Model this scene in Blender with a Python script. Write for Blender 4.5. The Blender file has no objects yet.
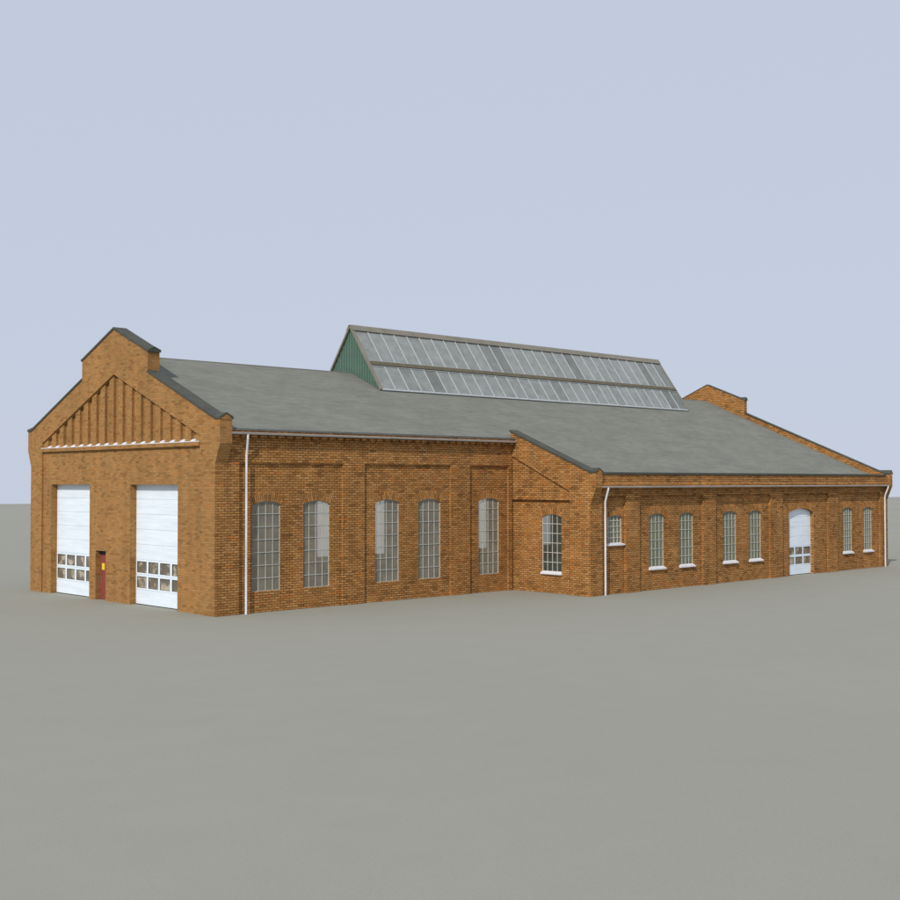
import bpy, math, random
from mathutils import Vector
from mathutils.geometry import tessellate_polygon

random.seed(7)
scene = bpy.context.scene
col = scene.collection

# ------------------------------------------------------------------ materials
def new_mat(name):
    m = bpy.data.materials.new(name); m.use_nodes = True
    nt = m.node_tree; nt.nodes.clear()
    out = nt.nodes.new('ShaderNodeOutputMaterial')
    b = nt.nodes.new('ShaderNodeBsdfPrincipled')
    nt.links.new(b.outputs[0], out.inputs[0])
    return m, nt, b, out

def N(nt, kind, **kw):
    n = nt.nodes.new(kind)
    for k, v in kw.items():
        if hasattr(n, k): setattr(n, k, v)
        else: n.inputs[k].default_value = v
    return n

def mixc(nt, a, b, fac, blend='MIX'):
    m = nt.nodes.new('ShaderNodeMix'); m.data_type = 'RGBA'; m.blend_type = blend
    for sock, v in ((m.inputs[0], fac), (m.inputs[6], a), (m.inputs[7], b)):
        if hasattr(v, 'links') or hasattr(v, 'is_linked'): nt.links.new(v, sock)
        else: sock.default_value = v if isinstance(v, (int, float)) else (*v, 1)
    return m.outputs[2]

def noise(nt, vec, scale, detail=4, rough=.55, stretch=None):
    n = N(nt, 'ShaderNodeTexNoise'); n.inputs['Scale'].default_value = scale
    n.inputs['Detail'].default_value = detail; n.inputs['Roughness'].default_value = rough
    if stretch:
        mp = N(nt, 'ShaderNodeMapping'); mp.inputs['Scale'].default_value = stretch
        nt.links.new(vec, mp.inputs[0]); vec = mp.outputs[0]
    nt.links.new(vec, n.inputs['Vector'])
    return n.outputs['Fac']

def ramp(nt, fac, stops):
    r = nt.nodes.new('ShaderNodeValToRGB'); nt.links.new(fac, r.inputs[0])
    e = r.color_ramp.elements
    e[0].position, e[0].color = stops[0][0], (*stops[0][1], 1)
    e[1].position, e[1].color = stops[-1][0], (*stops[-1][1], 1)
    for p, c in stops[1:-1]:
        x = e.new(p); x.color = (*c, 1)
    return r.outputs[0]

def brick_mat(name, palette, mortar, mortar_size=.011, bump=.5, var=.8, joint=.5):
    m, nt, b, out = new_mat(name)
    uv = N(nt, 'ShaderNodeUVMap'); uv.uv_map = 'UVMap'
    # wobble the courses a few millimetres
    geo = N(nt, 'ShaderNodeTexCoord')
    wn = N(nt, 'ShaderNodeTexNoise'); wn.inputs['Scale'].default_value = 4.5; wn.inputs['Detail'].default_value = 3
    nt.links.new(geo.outputs['Object'], wn.inputs['Vector'])
    sub = N(nt, 'ShaderNodeVectorMath', operation='SUBTRACT'); sub.inputs[1].default_value = (.5, .5, .5)
    nt.links.new(wn.outputs['Color'], sub.inputs[0])
    sc = N(nt, 'ShaderNodeVectorMath', operation='SCALE'); sc.inputs['Scale'].default_value = .03
    nt.links.new(sub.outputs[0], sc.inputs[0])
    add = N(nt, 'ShaderNodeVectorMath', operation='ADD')
    nt.links.new(uv.outputs[0], add.inputs[0]); nt.links.new(sc.outputs[0], add.inputs[1])
    def bt():
        t = N(nt, 'ShaderNodeTexBrick')
        t.offset = .5; t.offset_frequency = 2
        t.inputs['Color1'].default_value = (0, 0, 0, 1); t.inputs['Color2'].default_value = (1, 1, 1, 1)
        t.inputs['Mortar'].default_value = (.5, .5, .5, 1)
        t.inputs['Scale'].default_value = 1; t.inputs['Mortar Size'].default_value = mortar_size
        t.inputs['Mortar Smooth'].default_value = .25; t.inputs['Bias'].default_value = 0
        t.inputs['Brick Width'].default_value = .24; t.inputs['Row Height'].default_value = .08
        nt.links.new(add.outputs[0], t.inputs['Vector'])
        return t
    t = bt()
    c = ramp(nt, t.outputs['Color'], palette)
    # patchy kiln variation over groups of bricks, and fine speckle on each
    big = noise(nt, geo.outputs['Object'], .55, 5, .6)
    c = mixc(nt, c, ramp(nt, big, [(.3, (.72, .70, .68)), (.5, (1, 1, 1)), (.72, (1.22, 1.18, 1.08))]), var * .8, 'MULTIPLY')
    med = noise(nt, geo.outputs['Object'], 3.5, 3, .6, (1, 1, 2.5))
    c = mixc(nt, c, ramp(nt, med, [(.35, (.8, .76, .72)), (.55, (1, 1, 1)), (.75, (1.2, 1.05, .85))]), var, 'MULTIPLY')
    fine = noise(nt, geo.outputs['Object'], 45, 3, .7)
    c = mixc(nt, c, ramp(nt, fine, [(.3, (.75, .74, .72)), (.7, (1.2, 1.2, 1.2))]), .7 * var, 'MULTIPLY')
    # damp dirt rising a little from the ground and light streaks
    st = noise(nt, geo.outputs['Object'], 1.0, 4, .6, (2.5, 2.5, .18))
    c = mixc(nt, c, ramp(nt, st, [(.36, (.8, .79, .78)), (.55, (1, 1, 1))]), .7, 'MULTIPLY')
    jn = noise(nt, geo.outputs['Object'], 1.6, 4, .65)
    jm = N(nt, 'ShaderNodeMapRange'); jm.inputs['From Min'].default_value = .34; jm.inputs['From Max'].default_value = .6
    jm.inputs['To Min'].default_value = joint; jm.inputs['To Max'].default_value = 1.0
    nt.links.new(jn, jm.inputs[0])
    jx = N(nt, 'ShaderNodeMath', operation='MULTIPLY'); nt.links.new(jm.outputs[0], jx.inputs[0]); nt.links.new(t.outputs['Fac'], jx.inputs[1])
    c = mixc(nt, c, mortar, jx.outputs[0])
    nt.links.new(c, b.inputs['Base Color'])
    b.inputs['Roughness'].default_value = .93
    b.inputs['Specular IOR Level'].default_value = .2
    inv = N(nt, 'ShaderNodeMath', operation='MULTIPLY_ADD'); inv.inputs[1].default_value = -1; inv.inputs[2].default_value = 1
    nt.links.new(t.outputs['Fac'], inv.inputs[0])
    ad = N(nt, 'ShaderNodeMath', operation='MULTIPLY_ADD'); ad.inputs[1].default_value = .35
    nt.links.new(fine, ad.inputs[0]); nt.links.new(inv.outputs[0], ad.inputs[2])
    bp = N(nt, 'ShaderNodeBump'); bp.inputs['Strength'].default_value = bump; bp.inputs['Distance'].default_value = .012
    nt.links.new(ad.outputs[0], bp.inputs['Height']); nt.links.new(bp.outputs[0], b.inputs['Normal'])
    return m

def plain(name, base, rough=.6, var=.12, scale=3., metal=0, stretch=None, bump=0, spec=.4, dirt=None):
    m, nt, b, out = new_mat(name)
    tc = N(nt, 'ShaderNodeTexCoord')
    f = noise(nt, tc.outputs['Object'], scale, 6, .6, stretch)
    lo = tuple(x * (1 - var) for x in base); hi = tuple(min(1, x * (1 + var)) for x in base)
    c = ramp(nt, f, [(.3, lo), (.7, hi)])
    if dirt:
        d = noise(nt, tc.outputs['Object'], dirt[1], 5, .6, dirt[2])
        c = mixc(nt, c, ramp(nt, d, [(.35, dirt[0]), (.6, (1, 1, 1))]), 1, 'MULTIPLY')
    nt.links.new(c, b.inputs['Base Color'])
    b.inputs['Roughness'].default_value = rough; b.inputs['Metallic'].default_value = metal
    b.inputs['Specular IOR Level'].default_value = spec
    if bump:
        g = noise(nt, tc.outputs['Object'], scale * 8, 4, .6, stretch)
        bp = N(nt, 'ShaderNodeBump'); bp.inputs['Strength'].default_value = bump; bp.inputs['Distance'].default_value = .01
        nt.links.new(g, bp.inputs['Height']); nt.links.new(bp.outputs[0], b.inputs['Normal'])
    return m

def glass_mat(name, dust, dust_amount, tint=(.9, .92, .9), gloss=.06, panes=False, trans=0, blotch=False):
    """dusty single glazing: part see-through, part matt grime, a little sheen"""
    m, nt, b, out = new_mat(name); nt.nodes.remove(b)
    tc = N(nt, 'ShaderNodeTexCoord')
    tr = N(nt, 'ShaderNodeBsdfTransparent'); tr.inputs[0].default_value = (*tint, 1)
    df = N(nt, 'ShaderNodeBsdfDiffuse')
    f = noise(nt, tc.outputs['Object'], 2.5, 5, .6)
    c = ramp(nt, f, [(.3, tuple(x * .8 for x in dust)), (.7, tuple(x * 1.2 for x in dust))])
    if panes:
        sx = N(nt, 'ShaderNodeSeparateXYZ'); nt.links.new(tc.outputs['UV'], sx.inputs[0])
        fl = N(nt, 'ShaderNodeMath', operation='FLOOR'); nt.links.new(sx.outputs[0], fl.inputs[0])
        fl2 = N(nt, 'ShaderNodeMath', operation='FLOOR'); nt.links.new(sx.outputs[1], fl2.inputs[0])
        cb = N(nt, 'ShaderNodeCombineXYZ'); nt.links.new(fl.outputs[0], cb.inputs[0]); nt.links.new(fl2.outputs[0], cb.inputs[1])
        wn = N(nt, 'ShaderNodeTexWhiteNoise'); nt.links.new(cb.outputs[0], wn.inputs['Vector'])
        c = mixc(nt, c, ramp(nt, wn.outputs['Value'], [(0, (.66, .66, .64)), (.14, (.74, .74, .72)), (.2, (.95, .95, .95)), (1, (1.1, 1.12, 1.12))]), 1, 'MULTIPLY')
    if blotch:   # pale mottled grime painted in place of reflections in the panes
        g = noise(nt, tc.outputs['Object'], 2.6, 2, .5)
        c = mixc(nt, c, (.50, .44, .34), ramp(nt, g, [(.50, (0, 0, 0)), (.64, (1, 1, 1))]))
    nt.links.new(c, df.inputs[0])
    mx = N(nt, 'ShaderNodeMixShader'); mx.inputs[0].default_value = dust_amount
    nt.links.new(tr.outputs[0], mx.inputs[1]); nt.links.new(df.outputs[0], mx.inputs[2])
    last = mx
    if trans:
        tl = N(nt, 'ShaderNodeBsdfTranslucent'); tl.inputs[0].default_value = (.98, .94, .86, 1)
        m3 = N(nt, 'ShaderNodeMixShader'); m3.inputs[0].default_value = trans
        nt.links.new(last.outputs[0], m3.inputs[1]); nt.links.new(tl.outputs[0], m3.inputs[2]); last = m3
    gl = N(nt, 'ShaderNodeBsdfGlossy'); gl.inputs['Roughness'].default_value = .12
    lw = N(nt, 'ShaderNodeLayerWeight'); lw.inputs[0].default_value = .5
    fr = N(nt, 'ShaderNodeMath', operation='POWER'); nt.links.new(lw.outputs['Facing'], fr.inputs[0]); fr.inputs[1].default_value = 3.2
    mul = N(nt, 'ShaderNodeMath', operation='MULTIPLY_ADD'); mul.inputs[1].default_value = .45; mul.inputs[2].default_value = .035
    nt.links.new(fr.outputs[0], mul.inputs[0])
    m2 = N(nt, 'ShaderNodeMixShader'); nt.links.new(mul.outputs[0], m2.inputs[0])
    nt.links.new(last.outputs[0], m2.inputs[1]); nt.links.new(gl.outputs[0], m2.inputs[2])
    nt.links.new(m2.outputs[0], out.inputs[0])
    return m

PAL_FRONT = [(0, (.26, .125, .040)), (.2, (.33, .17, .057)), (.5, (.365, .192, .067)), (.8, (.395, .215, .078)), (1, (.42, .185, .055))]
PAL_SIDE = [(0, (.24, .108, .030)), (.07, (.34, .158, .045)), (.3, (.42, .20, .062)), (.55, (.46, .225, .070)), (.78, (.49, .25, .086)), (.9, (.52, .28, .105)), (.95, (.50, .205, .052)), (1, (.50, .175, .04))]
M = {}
M['brick_front'] = brick_mat('front_brick', PAL_FRONT, (.22, .14, .06), .009, .35, .55)  # gable brick: browner palette, pale mortar, lower contrast
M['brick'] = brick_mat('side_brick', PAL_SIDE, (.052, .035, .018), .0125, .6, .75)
M['mortar'] = plain('mortar', (.055, .038, .02), .95)
M['slate'] = plain('coping_slate', (.062, .064, .050), .75, .2, 2.5, bump=.3)
M['flash'] = plain('lead_flashing', (.13, .135, .13), .6, .2, 3)
M['white'] = plain('white_stone', (.68, .68, .70), .6, .06, 4)
M['pipe'] = plain('pipe_white', (.74, .73, .74), .45, .05, 4, dirt=((.75, .73, .7), 1.5, (1, 1, .5)))
M['gutter'] = plain('gutter_zinc', (.50, .46, .42), .5, .12, 1.5)
M['door'] = plain('door_white', (.78, .86, .93), .45, .02, 1.5, dirt=((.9, .91, .92), 1.2, (1, .5, 5)))
M['door_rail'] = plain('door_rail', (.62, .65, .70), .5, .05, 2)
M['gasket'] = plain('gasket', (.09, .08, .07), .7)
M['rubber'] = plain('rubber', (.03, .03, .03), .8)
M['red'] = plain('red_paint', (.25, .055, .045), .5, .12, 3)
M['yellow'] = plain('yellow_sign', (.80, .62, .03), .5, .05)
M['ink'] = plain('sign_ink', (.25, .05, .02), .6)
M['steel'] = plain('steel', (.5, .5, .5), .35, .05, metal=.8)
M['bars'] = plain('window_bars', (.47, .48, .43), .55, .08)
M['bars_cream'] = plain('window_bars_cream', (.62, .61, .54), .55, .08)
M['green'] = plain('green_sheet', (.088, .155, .118), .6, .1, 2)
M['trim'] = plain('skylight_trim', (.205, .19, .15), .65, .15, 2)
M['trimdark'] = plain('skylight_rail', (.115, .10, .062), .7, .2, 3)
M['alu'] = plain('glazing_bar', (.42, .45, .46), .5, .06)
M['glass_main'] = glass_mat('dusty_glass', (.53, .47, .36), .36)
M['glass_ext'] = glass_mat('green_glass', (.31, .33, .23), .50)
M['glass_dark'] = glass_mat('dark_glass', (.115, .13, .105), .42)
M['glass_back'] = glass_mat('frosted_glass', (.85, .85, .83), .5, (1, 1, 1), .02, trans=.97)
M['glass_door'] = glass_mat('door_glass', (.17, .145, .11), .95, blotch=True)
M['glass_roof'] = glass_mat('roof_glass', (.315, .335, .318), .88, panes=True, trans=.22)
M['wall_in'] = plain('plaster', (.5, .48, .43), .9, .08, 1)

# roof felt: soft diagonal weathering
m, nt, b, out = new_mat('roof_felt'); M['roof'] = m
tc = N(nt, 'ShaderNodeTexCoord')
f1 = noise(nt, tc.outputs['Object'], .55, 6, .6, (1.0, 2.2, 1))
f2 = noise(nt, tc.outputs['Object'], 3.0, 6, .65, (.6, 1.6, 1))
f3 = noise(nt, tc.outputs['Object'], 30., 3, .7)
c = ramp(nt, f1, [(.3, (.160, .164, .138)), (.5, (.181, .185, .156)), (.72, (.202, .206, .176))])
c = mixc(nt, c, ramp(nt, f2, [(.3, (.86, .86, .86)), (.7, (1.12, 1.12, 1.12))]), 1, 'MULTIPLY')
c = mixc(nt, c, ramp(nt, f3, [(.3, (.9, .9, .9)), (.7, (1.08, 1.08, 1.08))]), 1, 'MULTIPLY')
nt.links.new(c, b.inputs['Base Color']); b.inputs['Roughness'].default_value = .9; b.inputs['Specular IOR Level'].default_value = .25
bp = N(nt, 'ShaderNodeBump'); bp.inputs['Strength'].default_value = .25; bp.inputs['Distance'].default_value = .01
nt.links.new(f3, bp.inputs['Height']); nt.links.new(bp.outputs[0], b.inputs['Normal'])

# ground
m, nt, b, out = new_mat('ground_concrete'); M['ground'] = m
tc = N(nt, 'ShaderNodeTexCoord')
f1 = noise(nt, tc.outputs['Object'], .05, 5, .55)
f2 = noise(nt, tc.outputs['Object'], .9, 6, .6)
f3 = noise(nt, tc.outputs['Object'], 22, 4, .7)
c = ramp(nt, f1, [(.3, (.280, .279, .236)), (.7, (.296, .295, .250))])
c = mixc(nt, c, ramp(nt, f2, [(.3, (.98, .98, .98)), (.7, (1.015, 1.015, 1.015))]), 1, 'MULTIPLY')
c = mixc(nt, c, ramp(nt, f3, [(.3, (.95, .95, .95)), (.7, (1.05, 1.05, 1.05))]), 1, 'MULTIPLY')
nt.links.new(c, b.inputs['Base Color']); b.inputs['Roughness'].default_value = .9; b.inputs['Specular IOR Level'].default_value = .2

# ------------------------------------------------------------------ mesh builder
class MB:
    def __init__(s): s.v = []; s.f = []; s.mi = []; s.uv = []
    def face(s, pts, mi=0, uv=None, want=None):
        pts = [Vector(p) for p in pts]
        if want is not None:
            n = (pts[1] - pts[0]).cross(pts[2] - pts[0])
            if n.dot(Vector(want)) < 0:
                pts.reverse()
                if uv: uv = list(reversed(uv))
        i = len(s.v); s.v += [tuple(p) for p in pts]; s.f.append(tuple(range(i, i + len(pts)))); s.mi.append(mi); s.uv.append(uv)
    def box(s, a, b, mi=0, uv=None):
        x0, x1 = sorted((a[0], b[0])); y0, y1 = sorted((a[1], b[1])); z0, z1 = sorted((a[2], b[2]))
        c = [(x, y, z) for x in (x0, x1) for y in (y0, y1) for z in (z0, z1)]
        for idx, n in (((0, 1, 3, 2), (-1, 0, 0)), ((4, 6, 7, 5), (1, 0, 0)), ((0, 4, 5, 1), (0, -1, 0)), ((2, 3, 7, 6), (0, 1, 0)), ((0, 2, 6, 4), (0, 0, -1)), ((1, 5, 7, 3), (0, 0, 1))):
            s.face([c[k] for k in idx], mi, uv and [uv] * 4, n)
    def prism(s, poly, d0, d1, mp, mi=0, holes=(), front=True, back=True, uv=None, caps=True):
        """poly/holes: 2-D (a, b); mp(a, b, d) -> 3-D point; solid between d0 (front) and d1"""
        rings = [list(poly)] + [list(h) for h in holes]
        ax = (Vector(mp(0, 0, 1)) - Vector(mp(0, 0, 0)))
        flat = [p for r in rings for p in r]
        tris = tessellate_polygon([[Vector((p[0], p[1], 0)) for p in r] for r in rings])
        for t in tris:
            if front: s.face([mp(*flat[k], d0) for k in t], mi, uv and [uv] * 3, -ax if d1 > d0 else ax)
            if back: s.face([mp(*flat[k], d1) for k in t], mi, uv and [uv] * 3, ax if d1 > d0 else -ax)
        for ri, r in enumerate(rings):
            area = sum(r[i][0] * r[(i + 1) % len(r)][1] - r[(i + 1) % len(r)][0] * r[i][1] for i in range(len(r)))
            sg = (1 if area > 0 else -1) * (1 if ri == 0 else -1)
            for i in range(len(r)):
                p, q = r[i], r[(i + 1) % len(r)]
                nx, ny = (q[1] - p[1]) * sg, -(q[0] - p[0]) * sg
                want = Vector(mp(nx, ny, 0)) - Vector(mp(0, 0, 0))
                s.face([mp(*p, d0), mp(*q, d0), mp(*q, d1), mp(*p, d1)], mi, uv and [uv] * 4, want)
    def tube(s, pts, r, n=12, mi=0):
        pts = [Vector(p) for p in pts]; rings = []
        for i, p in enumerate(pts):
            d = (pts[min(i + 1, len(pts) - 1)] - pts[max(i - 1, 0)]).normalized()
            a = d.cross(Vector((.13, .97, .2))).normalized(); b = d.cross(a)
            rings.append([p + (a * math.cos(t * 2 * math.pi / n) + b * math.sin(t * 2 * math.pi / n)) * r for t in range(n)])
        for i in range(len(rings) - 1):
            for k in range(n):
                q = [rings[i][k], rings[i][(k + 1) % n], rings[i + 1][(k + 1) % n], rings[i + 1][k]]
                s.face(q, mi, None, (q[0] + q[1]) / 2 - (pts[i]))
        s.face(rings[0], mi); s.face(rings[-1], mi)
    def build(s, name, mats, parent=None, label=None, smooth=False, pick=None):
        me = bpy.data.meshes.new(name)
        me.from_pydata(s.v, [], s.f)
        if not isinstance(mats, (list, tuple)): mats = [mats]
        for mm in mats: me.materials.append(mm)
        uvl = me.uv_layers.new(name='UVMap')
        for p in me.polygons:
            p.material_index = s.mi[p.index]; p.use_smooth = smooth
            n = p.normal
            if pick: p.material_index = pick(n, p.center)
            ax = max(range(3), key=lambda k: abs(n[k]))
            # sloping soffits of a wall still take the wall's course lines
            for j, li in enumerate(p.loop_indices):
                if s.uv[p.index] is not None: uvl.data[li].uv = s.uv[p.index][j]
                else:
                    v = me.vertices[me.loops[li].vertex_index].co
                    uvl.data[li].uv = (v.y, v.z) if ax == 0 else (v.x, v.z) if ax == 1 else (v.x, v.y)
        o = bpy.data.objects.new(name, me); col.objects.link(o)
        if parent: o.parent = parent
        if label: o['label'] = label
        return o

FX = lambda x0: (lambda a, b, d: (x0 + d, a, b))       # wall facing -X : a = y, b = z, d = depth into the wall
FY = lambda y0: (lambda a, b, d: (a, y0 + d, b))       # wall facing -Y : a = x, b = z
BY = lambda y0: (lambda a, b, d: (a, y0 - d, b))       # wall facing +Y
def rect(a0, a1, b0, b1): return [(a0, b0), (a1, b0), (a1, b1), (a0, b1)]
def arch(a0, a1, b0, bs, rise, n=12):
    """opening outline with a segmental head"""
    w = (a1 - a0) / 2; c = (a0 + a1) / 2; R = (w * w + rise * rise) / (2 * rise); th = math.asin(w / R)
    top = [(c + R * math.sin(th - 2 * th * i / n), bs - (R - rise) + R * math.cos(th - 2 * th * i / n)) for i in range(n + 1)]
    return [(a0, b0), (a1, b0)] + top
def wide(r, e=.38):
    """the same opening splayed wide on the room side of the wall"""
    xs = [p[0] for p in r]; zs = [p[1] for p in r]
    return rect(min(xs) - e, max(xs) + e, min(zs) - (.15 if min(zs) > 0 else .0), max(zs) + .15)
def arch_top(a, a0, a1, bs, rise):
    w = (a1 - a0) / 2; c = (a0 + a1) / 2; R = (w * w + rise * rise) / (2 * rise)
    return bs - (R - rise) + math.sqrt(max(0, R * R - (a - c) ** 2))

FT = .26
W, X1, D, X2, RY = 13.3, 13.84, 4.0, 37.37, 6.65
def roof_z(y): return 8.90 - .43 * abs(RY - y)

# ------------------------------------------------------------------ the building
depot = bpy.data.objects.new('brick_depot', None); col.objects.link(depot)
depot.empty_display_size = 2
depot['label'] = 'long brown brick depot hall with stepped gables, grey roof and a glazed ridge skylight'
depot['category'] = 'building'

def voussoirs(par, a0, a1, bs, rise, mp, dplane, height=.30):
    """flared soldier-brick head over an opening, standing 6 mm proud"""
    mb = MB()
    w = (a1 - a0) / 2; c = (a0 + a1) / 2; R = (w * w + rise * rise) / (2 * rise); th = math.asin(w / R) + .012
    zc = bs - (R - rise); n = max(9, int(round(2 * th * (R + .12) / .082)))
    back = [(c + R * math.sin(-th + 2 * th * i / n), zc + R * math.cos(-th + 2 * th * i / n)) for i in range(n + 1)]
    back += [(c + (R + height) * math.sin(th - 2 * th * i / n), zc + (R + height) * math.cos(th - 2 * th * i / n)) for i in range(n + 1)]
    mb.prism(back, dplane - .003, dplane + .02, mp, 1)
    for i in range(n):
        t0 = -th + 2 * th * (i + .13) / n; t1 = -th + 2 * th * (i + .87) / n
        for (r0, r1) in (((R + .004, R + height * .64), (R + height * .68, R + height)) if i % 2 else ((R + .004, R + height * .32), (R + height * .36, R + height))):
            q = [(c + rr * math.sin(t), zc + rr * math.cos(t)) for rr, t in ((r0, t0), (r0, t1), (r1, t1), (r1, t0))]
            uv = (.24 * random.randint(0, 300), .16 * random.randint(0, 200) + .12)
            # odd rows are shifted half a brick by the texture; stay at a row/brick centre of the unshifted ones
            uv = (uv[0], .16 * random.randint(0, 200) + .04)
            mb.prism(q, dplane - .006 - random.random() * .004, dplane + .02, mp, 0, uv=uv)
    return mb.build('window_arch', [M['brick'], M['mortar']], par)

def window(mp, a0, a1, b0, bs, rise, dglass, dplane, cols, rows, glass, bars, label=None, sill=None, sides=True, head=True):
    """arched iron window: frame mesh with pane, arch and sill under it"""
    f = MB(); t = .016; d0, d1 = dglass - .02, dglass + .015
    out = arch(a0 + .002, a1 - .002, b0 + .002, bs - .002, rise); inn = arch(a0 + t, a1 - t, b0 + t, bs - .002, rise - .02 if rise > .03 else rise)
    f.prism(out, d0 - .006, d1, mp, 0, holes=[inn])
    g = .013
    for i in range(1, cols):
        a = a0 + (a1 - a0) * i / cols
        f.prism(rect(a - g / 2, a + g / 2, b0 + t, arch_top(a, a0, a1, bs, rise) - t * .6), d0, d1 - .004, mp)
    crown = bs + rise
    for j in range(1, rows):
        z = b0 + (crown - b0) * j / rows
        f.prism(rect(a0 + t, a1 - t, z - g * .7, z + g * .7), d0 - .003, d1 - .007, mp)
    o = f.build('window', bars, depot, label)
    p = MB()
    # one slightly warped pane per light, so they do not mirror alike
    for i in range(cols):
        for j in range(rows):
            aa, ab = a0 + (a1 - a0) * i / cols, a0 + (a1 - a0) * (i + 1) / cols
            za, zb = b0 + (crown - b0) * j / rows, b0 + (crown - b0) * (j + 1) / rows
            j4 = [random.uniform(-.0025, .0025) for _ in range(4)]
            ta, tb = (arch_top(aa, a0, a1, bs, rise), arch_top(ab, a0, a1, bs, rise)) if j == rows - 1 else (zb, zb)
            p.face([mp(aa, za, dglass + j4[0]), mp(ab, za, dglass + j4[1]), mp(ab, tb, dglass + j4[2]), mp(aa, ta, dglass + j4[3])], 0, None, Vector(mp(0, 0, -1)) - Vector(mp(0, 0, 0)))
    p.build('pane', glass, o)
    if head: voussoirs(o, a0, a1, bs, rise, mp, dplane)
    if sill:
        s = MB(); h, pr, ov = sill
        a_, b_ = a0 - ov, a1 + ov
        prof = [(dplane - pr, b0 - h), (dplane + .01, b0 - h), (dplane + .01, b0 + .02), (dglass - .03, b0 + .02), (dplane - pr + .01, b0 - h * .35), (dplane - pr, b0 - h * .4)]
        # swept along the wall; behind the wall face it stays inside the opening
        front = [(dplane - pr, b0 - h), (dplane - .002, b0 - h), (dplane - .002, b0 - .005), (dplane - pr, b0 - h * .45)]
        s.prism(front, a_, b_, lambda d, b, a: mp(a, b, d))
        s.prism([(dplane - .002, b0 - .03), (dglass - .026, b0 - .03), (dglass - .026, b0 + .03), (dplane - .002, b0 - .005)], a0 + .004, a1 - .004, lambda d, b, a: mp(a, b, d))
        s.build('sill', M['white'], o)
    return o

SL = .414
def saddle(mb, ye, yi, zb, zr, xa, xb, brick, t, up):
    """little house-shaped end of a coping: a block from ye to yi, then its ridge runs level until it
    meets the rising coping; up = +1 when the coping climbs towards +y"""
    xm = (xa + xb) / 2; zt = zb + t
    mp = lambda a, b, d: (a, d, b)
    for q in ([(xa, zb), (xm, zr - t * .6), (xm, zr), (xa, zt)], [(xm, zr - t * .6), (xb, zb), (xb, zt), (xm, zr)]):
        mb.prism(q, ye, yi, mp)
    if not brick: mb.prism([(xa + .002, zb + .001), (xb - .002, zb + .001), (xm, zr - t * .6 - .001)], ye + up * .004, yi, mp)
    L_ = (zr - zt) / SL
    tip = (xm, yi + up * L_, zr)
    mb.face([(xa, yi, zt - .002), (xm, yi, zr), tip], 0, None, (-1, 0, 1))
    mb.face([(xb, yi, zt - .002), (xm, yi, zr), tip], 0, None, (1, 0, 1))
    if brick: brick.prism([(xa + .035, zb - .02), (xb - .035, zb - .02), (xb - .035, zb + .012), (xm, zr - t * .6 - .003), (xa + .035, zb + .012)], *sorted((ye + up * .012, yi)), mp)

def coping(x0, x1, ylow, zlow, ystep, label, br, ylow_l=W, zlow_l=6.32, t=.085, ov=.03):
    c = MB(); xa, xb = x0 - ov, x1 + ov; mp = lambda a, b, d: (d, a, b)
    def band(p, q):
        c.prism([p, q, (q[0], q[1] + t), (p[0], p[1] + t)], xa, xb, mp)
    h = .003
    band((ylow, zlow), (ystep - .003, 8.10 + h))
    band((ystep, 8.82 + h), (RY, 9.81 + h))
    band((RY + .0005, 9.81 + h), (9.05, 8.82 + h))
    band((9.053, 8.10 + h), (ylow_l, zlow_l + h))
    k = 1.0
    saddle(c, ylow - .31, ylow, zlow, zlow + .22, xa, xb, br, t * k, 1)
    saddle(c, ystep - .06, ystep, 8.823, 9.02, xa, xb, None, t * k, 1)
    saddle(c, 9.05 + .06, 9.05, 8.823, 9.02, xa, xb, None, t * k, -1)
    saddle(c, ylow_l + .31, ylow_l, zlow_l, zlow_l + .21, xa, xb, br, t * k, -1)
    return c.build('coping', M['slate'], depot, label)

# ---- front gable wall (x = 0)
SL = .414
def gable(yl, zfl, ztop, zc):
    """outline of a gable wall; right foot at y=yl, corbel start zfl, corbel top zc, shoulder top ztop"""
    r = [(yl, -.3), (yl, zfl), (yl - .28, zc), (yl - .28, ztop), (yl - .02, ztop + .01)]
    return r
TOP = [(4.25, 8.10), (4.25, 8.82), (RY, 9.81), (9.05, 8.82), (9.05, 8.10)]
LEFT = [(W + .02, 6.31), (W + .28, 6.30), (W + .28, 5.55), (W, 4.91), (W, -.3)]
OUT = gable(0, 4.91, 6.30, 5.55) + TOP + LEFT
pan = [(.9, -.1), (12.33, -.1), (12.33, 5.83), (RY, 8.19), (.9, 5.83)]
doors = [rect(8.50, 11.63, -.1, 4.22), rect(2.34, 5.51, -.1, 4.22), rect(7.25, 8.02, -.1, 1.80)]
def tri_z(y): return 8.19 - .4155 * abs(RY - y)
slots = []
for i in range(17):
    yc = 1.39 + .6488 * i; a, b_ = yc - .16, yc + .16
    za, zb = tri_z(a) - .03, tri_z(b_) - .03
    q = [(a, 5.62), (b_, 5.62), (b_, zb), (a, za)]
    if a < RY < b_: q = [(a, 5.62), (b_, 5.62), (b_, zb), (RY, 8.16), (a, za)]
    slots.append(q)
mb = MB(); mp = FX(0)
mb.prism(OUT, 0, .06, mp, 0, holes=[pan], back=False)
mb.prism(OUT, .06, .16, mp, 0, holes=slots + doors, back=False)
mb.prism(OUT, .16, .36, mp, 0, holes=doors)
mb.prism(OUT, .361, .46, mp, 0, holes=[wide(q, .3) for q in doors])
coping(0, .46, .0, 6.325, 4.25, 'dark slate coping along the stepped front gable', mb)
mb.prism([(.902, 5.49), (12.328, 5.49), (12.328, 5.62), (.902, 5.62)], -.045, .09, mp, 0)
mb.build('gable_wall', [M['brick_front'], M['brick']], depot, pick=lambda n, c: 1 if n.y < -.9 and c.y < .01 and c.z < 4.95 else 0, label= 'tall front gable wall with slotted triangle above two big doors')
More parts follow.
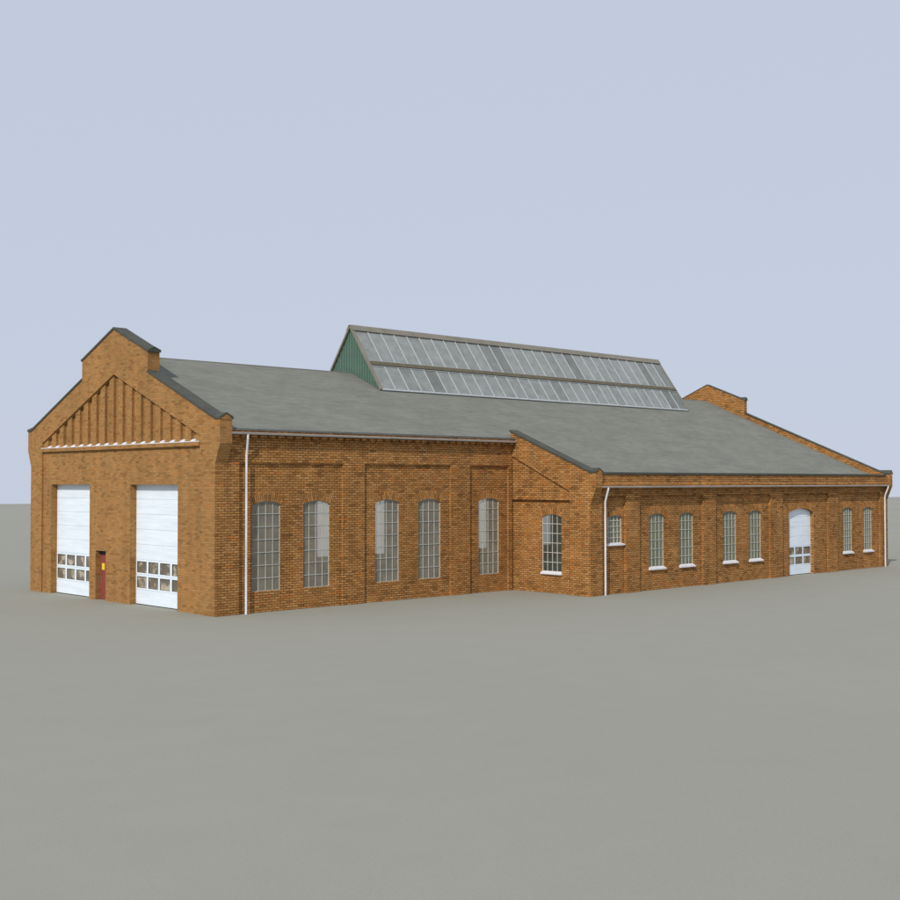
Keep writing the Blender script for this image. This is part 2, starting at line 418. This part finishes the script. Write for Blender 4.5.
# slate-white sills in the slots and a pale strip painting the sunlit top of the ledge
mb = MB()
mb.box((-.05, .903, 5.621), (.058, 12.327, 5.645))
led = mb.build('ledge', M['white'], depot, 'thin pale strip painted as the lit top of the ledge under the slotted brick triangle')
for i in range(17):
    yc = 1.39 + .6488 * i
    s = MB()
    s.prism([(.02, 5.646), (.155, 5.646), (.155, 5.73), (.12, 5.73), (.02, 5.67)], yc - .13, yc + .13, lambda a, b, d: (a, d, b))
    s.build('slot_sill', M['white'], led)

# ---- garage doors
def sectional(mp, a0, a1, h, dd, colw, pane0, panew, rows, glass_rows, shape=None, label=None):
    """sectional overhead door; a grows to the viewer's left or right, dd = depth of its face"""
    leaf = MB(); nsec = int(round(h / rows))
    hs = h / nsec
    wins = []
    for k in range(nsec):
        z0, z1 = k * hs + (.03 if k == 0 else .006), (k + 1) * hs - .006
        holes = []
        if k in glass_rows:
            a = pane0
            while min(a, a + panew) > a0 and max(a, a + panew) < a1:
                lo, hi = sorted((a, a + panew))
                hh = rect(lo, hi, z0 + hs * .10, z1 - hs * .12); holes.append(hh); wins.append(hh)
                a += colw
        outl = rect(a0, a1, z0, z1)
        if shape and z1 > shape[0]:
            bs, rise = shape
            pts = [(a0, z0), (a1, z0)]
            n = 14
            for i in range(n + 1):
                aa = a1 + (a0 - a1) * i / n
                pts.append((aa, max(z0 + .001, min(z1, arch_top(aa, a0, a1, bs, rise) + .08))))
            outl = pts
        leaf.prism(outl, dd, dd + .045, mp, 0, holes=holes)
        if not holes and not (shape and z1 > shape[0]):   # pressed ribs
            for zr in (z0 + hs * .5,):
                leaf.prism(rect(a0, a1, zr - .006, zr + .006), dd - .004, dd, mp)
    # backing strips behind the joints so they read as dark lines, bottom seal
    leaf.prism(rect(a0, a1, 0.004, .03), dd + .002, dd + .04, mp, 1)
    for k in range(1, nsec):
        leaf.prism(rect(a0, a1, k * hs - .006, k * hs + .006), dd + .012, dd + .03, mp, 2)
    o = leaf.build('garage_door', [M['door'], M['rubber'], M['door_rail']], depot, label)
    for hh in wins:
        f = MB(); (l, b), (r, _), (_, t), _2 = hh
        f.prism(rect(l + .001, r - .001, b + .001, t - .001), dd + .004, dd + .018, mp, 0, holes=[rect(l + .022, r - .022, b + .014, t - .028)])
        wo = f.build('door_window', M['gasket'], o)
        g = MB(); j = [random.uniform(-.004, .004) for _ in range(4)]
        g.face([mp(l, b, dd + .02 + j[0]), mp(r, b, dd + .02 + j[1]), mp(r, t, dd + .02 + j[2]), mp(l, t, dd + .02 + j[3])], 0, None, Vector(mp(0, 0, -1)) - Vector(mp(0, 0, 0)))
        g.build('pane', M['glass_door'], wo)
    return o
sectional(FX(0), 8.50 - .01, 11.63 + .01, 4.24, .31, -.78, 11.57, -.66, .53, (1, 2), label='white sectional door at the far left of the gable wall')
sectional(FX(0), 2.34 - .01, 5.51 + .01, 4.24, .31, -.78, 5.45, -.66, .53, (1, 2), label='white sectional door next to the near corner of the gable wall')
# red side door
mb = MB()
mb.box((.262, 7.255, .01), (.31, 8.015, 1.66))
for z0, z1 in ((.12, .75), (.9, 1.55)):
    pass
red = mb.build('personnel_door', M['red'], depot, 'narrow red door between the two white sectional doors')
mb = MB(); mb.box((.24, 7.255, 1.665), (.33, 8.015, 1.795)); mb.build('door_header', M['rubber'], red)
mb = MB(); mb.box((.252, 7.70, 1.09), (.261, 7.90, 1.33)); 
sg = mb.build('warning_sign', M['yellow'], red)
mb = MB(); mb.tube([(.262, 8.11 - .17, .80), (.235, 7.94, .80), (.235, 7.86, .80)], .011); mb.box((.252, 7.92, .66), (.261, 7.96, .86)); mb.build('handle', M['steel'], red)
mb = MB()   # steel frame of the red door and thresholds
for d in (8.018,): pass

# ---- main long side wall (y = 0, x .46 .. X1)
PD = .085
panels = [rect(.92, 5.24, -.1, 4.94), rect(6.20, 10.46, -.1, 4.94), rect(11.47, 13.64, -.1, 4.94)]
mwins = [(1.49, 2.63), (3.57, 4.71), (6.78, 7.92), (8.86, 10.0), (12.03, 13.17)]
MB0, MBS, MR = .70, 3.55, .12
mb = MB(); mp = FY(0)
rr = rect(.461, X1, -.3, 5.75)
mb.prism(rr, 0, PD, mp, 0, holes=panels, back=False)
mwh = [arch(a, b, MB0, MBS, MR) for a, b in mwins]
mb.prism(rr, PD, PD + .085, mp, 0, holes=mwh)
mb.prism(rr, PD + .086, .40, mp, 0, holes=[wide(q, .30) for q in mwh])
# eaves course with brick dentils
mb.prism([(-.16, 5.84), (.30, 5.84), (.30, 5.985), (-.16, 5.985)], .462, X1 - .002, lambda a, b, d: (d, a, b))
mb.prism([(-.05, 5.75), (.30, 5.75), (.30, 5.84), (-.05, 5.84)], .462, X1 - .002, lambda a, b, d: (d, a, b))
x = .56
while x < X1 - .1:
    mb.box((x, -.155, 5.75), (x + .23, -.051, 5.838)); x += .36
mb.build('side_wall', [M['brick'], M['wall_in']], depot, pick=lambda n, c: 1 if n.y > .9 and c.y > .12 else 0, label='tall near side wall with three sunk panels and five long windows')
for k, (a, b) in enumerate(mwins):
    window(FY(0), a, b, MB0, MBS, MR, PD + .06, PD, 4, 7, M['glass_main'], M['bars'])

# ---- wing gable wall (x = X1), faces -X
wt = .40
OUTW = [(-D, -.3), (-D, 3.40), (-D - .28, 4.08), (-D - .28, 4.62), (-D - .02, 4.63), (.08, 6.29), (.08, -.3)]
mb = MB(); mp = FX(X1)
wtri = [(-.001, 3.62), (-.001, 5.33), (-2.99, 3.95), (-2.99, 3.62)]
wtri = [(-2.99, 3.60), (.05, 3.60), (.05, 5.355), (-2.99, 3.95)]
mb.prism(OUTW, 0, .075, mp, 0, holes=[wtri, rect(-2.99, .05, -.1, 3.598)], back=False)
wslots = []
for i in range(4):
    yc = -.43 - .65 * i
    wslots.append([(yc - .16, 3.66), (yc + .16, 3.66), (yc + .16, 5.30 + .462 * (yc + .16) - .02), (yc - .16, 5.30 + .462 * (yc - .16) - .02)])
wp = rect(-2.99, .05, -.1, 3.60)
ww = (-2.48, -1.48, .82, 2.93, .12)
mb.prism(OUTW, .075, .095, mp, 0, holes=wslots + [wp], back=False)
mb.prism(OUTW, .095, .12, mp, 0, holes=[wp], back=False)
mb.prism(OUTW, .12, .20, mp, 0, holes=[arch(*ww)])
mb.prism(OUTW, .201, wt, mp, 0, holes=[wide(arch(*ww))])
c = MB()
c.prism([(-D, 4.645), (.13, 6.313), (.13, 6.39), (-D, 4.725)], X1 - .03, X1 + wt + .03, lambda a, b, d: (d, a, b))
saddle(c, -D - .31, -D, 4.635, 4.83, X1 - .03, X1 + wt + .03, mb, .06, 1)
c.build('coping', M['slate'], depot, 'dark slate coping sloping down the wing gable')
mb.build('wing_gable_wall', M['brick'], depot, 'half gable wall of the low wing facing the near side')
window(FX(X1), *ww, .175, .12, 4, 6, M['glass_dark'], M['bars_cream'], 'small arched window with dark panes in the wing gable', sill=(.10, .07, .035))
# ---- wing side wall (y = -D)
EP = .11
epan = [rect(14.57, 16.02, -.1, 3.75), rect(16.87, 21.21, -.1, 3.75), rect(22.12, 26.38, -.1, 3.75), rect(27.38, 31.48, -.1, 3.75), rect(32.38, 36.62, -.1, 3.75)]
ewins = [(17.61, 18.60), (19.65, 20.62), (22.79, 23.80), (24.80, 25.77), (33.02, 33.92), (35.05, 35.94)]
small = (15.02, 15.89)
edoor = (28.10, 30.26)
EB, ES, ER = .90, 2.93, .115
mb = MB(); mp = FY(-D)
rr = rect(X1 + wt + .001, X2 - FT - .001, -.3, 4.12)
mb.prism(rr, 0, EP, mp, 0, holes=epan, back=False)
holes = [arch(a, b, EB, ES, ER) for a, b in ewins] + [arch(*small, 1.93, ES, .09), arch(*edoor, -.1, 2.87, .21)]
mb.prism(rr, EP, EP + .22, mp, 0, holes=holes)
pr = lambda a, b, d: (d, -D + a, b)
mb.prism([(-.15, 4.26), (.28, 4.26), (.28, 4.585), (-.15, 4.585)], X1 + wt + .002, X2 - FT - .002, pr)
mb.prism([(-.20, 4.12), (.28, 4.12), (.28, 4.259), (-.175, 4.259), (-.20, 4.235)], X1 + wt + .002, X2 - FT - .002, pr)
mb.prism([(-.09, 4.03), (-.001, 4.03), (-.001, 4.119), (-.09, 4.119)], X1 + wt + .002, X2 - FT - .002, pr)
mb.build('wing_side_wall', M['brick'], depot, 'long low side wall of the wing with sunk panels')
mb = MB(); mb.prism([(-.19, 4.586), (.32, 4.586), (.32, 4.68), (-.19, 4.66)], X1 + wt + .034, X2 - .50, pr)
mb.build('parapet_cap', M['slate'], depot)
for k, (a, b) in enumerate(ewins):
    window(FY(-D), a, b, EB, ES, ER, EP + .07, EP, 4, 6, M['glass_ext'], M['bars'], sill=(.10, .09, .04))
window(FY(-D), *small, 1.93, ES, .09, EP + .07, EP, 4, 5, M['glass_ext'], M['bars_cream'], 'short high window beside the white downpipe at the wing corner', sill=(.08, .08, .10))
ed = sectional(FY(-D), edoor[0] - .01, edoor[1] + .01, 3.12, EP + .16, .72, 28.17, .62, .446, (1, 2), shape=(2.87, .21), label='white arched sectional door in the wing side wall')
voussoirs(ed, *edoor, 2.87, .21, FY(-D), EP)

# ---- far gable and back wall
OUTF = [(-D, -.3), (-D, 3.40), (-D - .28, 4.08), (-D - .28, 4.62), (-D - .02, 4.66)] + [(4.19, 8.06), (4.19, 8.82)] + TOP[2:] + LEFT
mb = MB(); mb.prism(OUTF, 0, FT, FX(X2 - FT), 0)
coping(X2 - FT, X2, -D, 4.665, 4.19, 'dark slate coping along the far gable', mb, t=.05, ov=.01)
mb.build('far_gable_wall', M['brick'], depot, 'stepped far gable rising above the end of the roof')
bw = []
for k in range(7):
    for off in (0, 2.07):
        a = 1.62 + 5.25 * k + off
        bw.append((a, a + 1.14))
mb = MB(); mp = BY(W)
mb.prism(rect(.461, X2 - FT - .001, -.3, 5.95), 0, .16, mp, 0, holes=[arch(a, b, MB0, MBS, MR) for a, b in bw])
mb.prism([(.16, 5.955), (-.30, 5.955), (-.30, 6.03), (.16, 6.03)], .462, X2 - FT - .002, lambda a, b, d: (d, W + a, b))
mb.build('back_wall', [M['brick'], M['wall_in']], depot, pick=lambda n, c: 1 if n.y < -.5 and c.y < W - .1 and c.z < 5.9 else 0)
for a, b in bw:
    window(BY(W), a, b, MB0, MBS, MR, .08, 0, 1, 1, M['glass_back'], M['bars'], head=False)

# ---- roof slopes with an opening under the skylight
def sheet(name, x0, x1, ya, yb, hole=None, label=None):
    mb = MB()
    mb.prism(rect(x0, x1, ya, yb), 0, -.14, lambda a, b, d: (a, b, roof_z(b) + d), 0, holes=[hole] if hole else [])
    for k in range(len(mb.f)): mb.uv[k] = None
    return mb.build(name, M['roof'], depot, label)
mb = MB()
rp = lambda a, b, d: (a, b, roof_z(b) + d)
mb.prism([(.462, -.09), (X1 + .05, -.09), (X1 + .05, -D + .02), (X2 - FT - .002, -D + .02), (X2 - FT - .002, RY), (32.1, RY), (32.1, 4.95), (11.3, 4.95), (11.3, RY), (.462, RY)], -.13, 0, rp)
mb.build('roof', M['roof'], depot, 'broad grey roof slope facing the viewer')
mb = MB()
mb.prism([(.462, RY), (11.3, RY), (11.3, 8.35), (32.1, 8.35), (32.1, RY), (X2 - FT - .002, RY), (X2 - FT - .002, W + .12), (.462, W + .12)], -.13, 0, rp)
mb.build('roof', M['roof'], depot, 'rear grey roof slope')
# eave flashing of the main roof
mb = MB()
mb.prism([(-.185, 5.987), (-.093, 5.987), (-.093, 6.045), (-.185, 6.05)], .50, X1 - .002, lambda a, b, d: (d, a, b))
mb.build('eave_flashing', M['flash'], depot)
# ridge roll
mb = MB()
for xa, xb in ((.50, 10.9), (32.5, X2 - .5)):
    mb = MB(); mb.tube([(xa, RY, 8.90), (xb, RY, 8.90)], .03, 8)
    mb.build('ridge', M['roof'], depot)

# ---- gutters and downpipes
def gutter(x0, x1, y, z0, z1, label):
    r = (z1 - z0) * .75; n = 8
    mb = MB(); o_, i_ = [], []
    for k in range(n + 1):
        t = math.pi * k / n
        o_.append((y - r * math.cos(t), z1 - (z1 - z0) * math.sin(t)))
        i_.append((y - (r - .008) * math.cos(t), z1 - (z1 - z0 - .008) * math.sin(t)))
    mb.prism(o_ + i_[::-1], x0, x1, lambda a, b, d: (d, a, b))
    mb.tube([(x0, y - r, z1), (x1, y - r, z1)], .010, 6)
    for xe in (x0, x1 - .008):
        mb.prism(o_, xe + .001, xe + .007, lambda a, b, d: (d, a, b))
    return mb.build('gutter', M['gutter'], depot, label)
gutter(.47, X1 - .01, -.222, 5.85, 5.91, 'gutter along the tall near side wall')
gutter(X1 + wt - .02, X2 - .32, -D - .255, 4.07, 4.125, 'gutter along the low wing wall')
def pipe(pts, yc, label):
    mb = MB(); mb.tube(pts, .039, 14)
    for p, q in zip(pts[:-1], pts[1:]): pass
    o = mb.build('downpipe', M['pipe'], depot, label, True)
pipe([(1.10, -.228, 5.86), (1.10, -.225, 5.72), (1.15, -.10, 5.31), (1.15, -.075, 5.20), (1.15, -.075, .0)], PD, 'white downpipe near the tall front corner')
pipe([(14.60, -D - .265, 4.09), (14.60, -D - .262, 4.0), (14.64, -D - .10, 3.60), (14.64, -D - .08, 3.50), (14.64, -D - .08, .0)], -D + EP, 'white downpipe at the near corner of the wing')
pipe([(36.93, -D - .265, 4.09), (36.93, -D - .262, 4.0), (36.93, -D - .10, 3.60), (36.93, -D - .08, 3.50), (36.93, -D - .08, .0)], -D, 'white downpipe at the far end of the wing')
mb = MB(); mb.tube([(X2, -D + .1, .35), (X2 + .09, -D + .1, .35), (X2 + .11, -D + .1, .30)], .022, 8); mb.tube([(X2 + .06, -D + .05, .41), (X2 + .06, -D + .15, .41)], .012, 6)
mb.tube([(X2 + .06, -D + .1, .35), (X2 + .06, -D + .1, .41)], .008, 6)
mb.build('water_tap', M['rubber'], depot)

# ---- ridge skylight
SX0, SX1, YB, SM, ZA = 11.0, 32.4, 4.64, 1.40, 10.92
sz = lambda y: ZA - SM * abs(RY - y)
frame = MB()
L = math.hypot(1, SM); nrm = (SM / L, 1 / L)
def slope_pt(side, y, off):
    """point on a glazing slope, off = metres out of it (side -1 = viewer's slope)"""
    yy = RY + side * (RY - y)
    return (yy + side * off * nrm[0], sz(y) + off * nrm[1])
def strip(mb, side, ya, yb, o0, o1, x0, x1, mi=0):
    a, b = slope_pt(side, ya, o0), slope_pt(side, yb, o0); c_, d_ = slope_pt(side, yb, o1), slope_pt(side, ya, o1)
    mb.prism([a, b, c_, d_], x0, x1, lambda p, q, d: (d, p, q), mi)
for sd in (-1, 1):
    strip(frame, sd, YB - .02, YB + .025, -.03, .012, SX0, SX1, 1)
    strip(frame, sd, YB, RY - .02, -.05, .035, SX0 - .10, SX0 + .03)
    strip(frame, sd, YB, RY - .02, -.05, .035, SX1 - .03, SX1 + .06)
sky = frame.build('skylight', [M['trim'], M['alu']], depot, 'long pitched glass skylight straddling the ridge')
cap = MB()
for sd in (-1, 1): strip(cap, sd, RY - .17, RY - .001, .036, .06, SX0 - .11, SX1 + .07)
cap.build('ridge_cap', M['trim'], sky)
rail = MB()
for sd in (-1, 1): strip(rail, sd, 5.385, 5.50, -.04, .075, SX0 + .031, SX1 - .031)
rail.build('middle_rail', M['trimdark'], sky)
NP = 29
pw = (SX1 - SX0) / NP
for sd in (-1, 1):
    gmb = MB()
    for row, (ya, yb) in enumerate(((YB + .03, 5.385), (5.50, RY - .10))):
        for i in range(NP):
            xa, xb = SX0 + i * pw, SX0 + (i + 1) * pw
            p0, p1 = slope_pt(sd, ya, 0.0), slope_pt(sd, yb, 0.0)
            uvc = (i + .5, row + .5 + (sd + 1) * 3)
            gmb.face([(xa, *p0), (xb, *p0), (xb, *p1), (xa, *p1)], 0, [uvc] * 4, (0, sd, .7))
    gmb.build('glazing', M['glass_roof'], sky)
    bmb = MB()
    for i in range(1, NP):
        xx = SX0 + i * pw
        strip(bmb, sd, YB + .0, 5.384, .003, .038, xx - .013, xx + .013)
        strip(bmb, sd, 5.501, RY - .171, .003, .038, xx - .013, xx + .013)
    strip(bmb, sd, YB - .012, YB + .006, .0125, .018, SX0, SX1)
    strip(bmb, sd, 5.36, 5.41, .004, .03, SX0, SX1); strip(bmb, sd, 5.49, 5.53, .004, .03, SX0, SX1)
    bmb.build('glazing_bars', M['alu'], sky)
for xg, dr in ((SX0 + .02, 1), (SX1 - .02, -1)):
    g = MB()
    tri = [(YB + .02, roof_z(YB) + .002), (RY, roof_z(RY) + .0), (2 * RY - YB - .02, roof_z(YB) + .002), (RY, ZA - .05)]
    g.prism(tri, 0, .04 * dr, FX(xg))
    y = YB + .12
    while y < 2 * RY - YB - .16:
        ya, yb = y, y + .075
        zt = lambda q: ZA - SM * abs(RY - q) - .09
        if (zt(ya) > roof_z(ya) + .04) and (zt(yb) > roof_z(yb) + .04):
            g.prism([(ya, roof_z(ya) + .02), (yb, roof_z(yb) + .02), (yb, zt(yb)), (ya, zt(ya))], -.028 * dr, -.0005 * dr, FX(xg))
        y += .17
    g.build('skylight_gable', M['green'], sky, 'ribbed green sheet closing the skylight end')

# ------------------------------------------------------------------ ground
mb = MB()
# far rim of the level yard, as the photograph shows it
A, B = Vector((81.4, 203.7)), Vector((303.7, 125.5)); d = (B - A).normalized(); nn = Vector((-d.y, d.x))
P0, P1 = A - d * 500, B + d * 500
Q0, Q1 = P0 - nn * 900, P1 - nn * 900
mb.face([(P0.x, P0.y, 0), (P1.x, P1.y, 0), (Q1.x, Q1.y, 0), (Q0.x, Q0.y, 0)], 0, None, (0, 0, 1))
g = mb.build('ground', M['ground']); g['kind'] = 'structure'; g['label'] = 'flat grey concrete yard'

# ------------------------------------------------------------------ sky and sun
TS = Vector((-2.2, -1.0, 1.9)).normalized()
elev = math.asin(TS.z)
w = bpy.data.worlds.new('World'); scene.world = w; w.use_nodes = True
nt = w.node_tree; nt.nodes.clear()
out = nt.nodes.new('ShaderNodeOutputWorld'); bg = nt.nodes.new('ShaderNodeBackground'); nt.links.new(bg.outputs[0], out.inputs[0])
skyn = nt.nodes.new('ShaderNodeTexSky'); skyn.sky_type = 'NISHITA'; skyn.sun_disc = False
skyn.sun_elevation = elev; skyn.sun_rotation = math.atan2(TS.x, TS.y)
skyn.air_density = 1.0; skyn.dust_density = 1.2
tc = nt.nodes.new('ShaderNodeTexCoord'); sp = nt.nodes.new('ShaderNodeSeparateXYZ'); cb = nt.nodes.new('ShaderNodeCombineXYZ')
mxz = nt.nodes.new('ShaderNodeMath'); mxz.operation = 'MAXIMUM'; mxz.inputs[1].default_value = .04
nt.links.new(tc.outputs['Generated'], sp.inputs[0]); nt.links.new(sp.outputs[0], cb.inputs[0]); nt.links.new(sp.outputs[1], cb.inputs[1])
nt.links.new(sp.outputs[2], mxz.inputs[0]); nt.links.new(mxz.outputs[0], cb.inputs[2]); nt.links.new(cb.outputs[0], skyn.inputs['Vector'])
# thin high haze evens out the clear sky
hz = mixc(nt, skyn.outputs[0], (5.60, 6.15, 7.42), .95)
nt.links.new(hz, bg.inputs[0]); bg.inputs[1].default_value = .1

sd = bpy.data.lights.new('sun', 'SUN'); sd.energy = 3.1; sd.angle = math.radians(.6); sd.color = (1, .94, .86)
so = bpy.data.objects.new('sun', sd); col.objects.link(so)
so.rotation_euler = TS.to_track_quat('Z', 'Y').to_euler(); so.location = TS * 60

# ------------------------------------------------------------------ camera
cam = bpy.data.cameras.new('camera'); co = bpy.data.objects.new('camera', cam); col.objects.link(co)
cam.sensor_width = 36; cam.lens = 36 * 1216.1 / 900; cam.clip_end = 5000; cam.clip_start = .5
yaw, pitch, roll = .8071, .0263, -.0009
f = Vector((math.cos(yaw) * math.cos(pitch), math.sin(yaw) * math.cos(pitch), math.sin(pitch)))
r = Vector((math.sin(yaw), -math.cos(yaw), 0)); u = r.cross(f)
r2 = r * math.cos(roll) + u * math.sin(roll); u2 = -r * math.sin(roll) + u * math.cos(roll)
from mathutils import Matrix
co.matrix_world = Matrix(((r2.x, u2.x, -f.x, -21.4905), (r2.y, u2.y, -f.y, -33.3177), (r2.z, u2.z, -f.z, 4.3), (0, 0, 0, 1)))
scene.camera = co
scene.render.resolution_x = scene.render.resolution_y = 1024
scene.view_settings.view_transform = 'Standard'
scene.view_settings.look = 'None'
scene.view_settings.exposure = 0; scene.view_settings.gamma = 1
scene.view_settings.use_curve_mapping = False
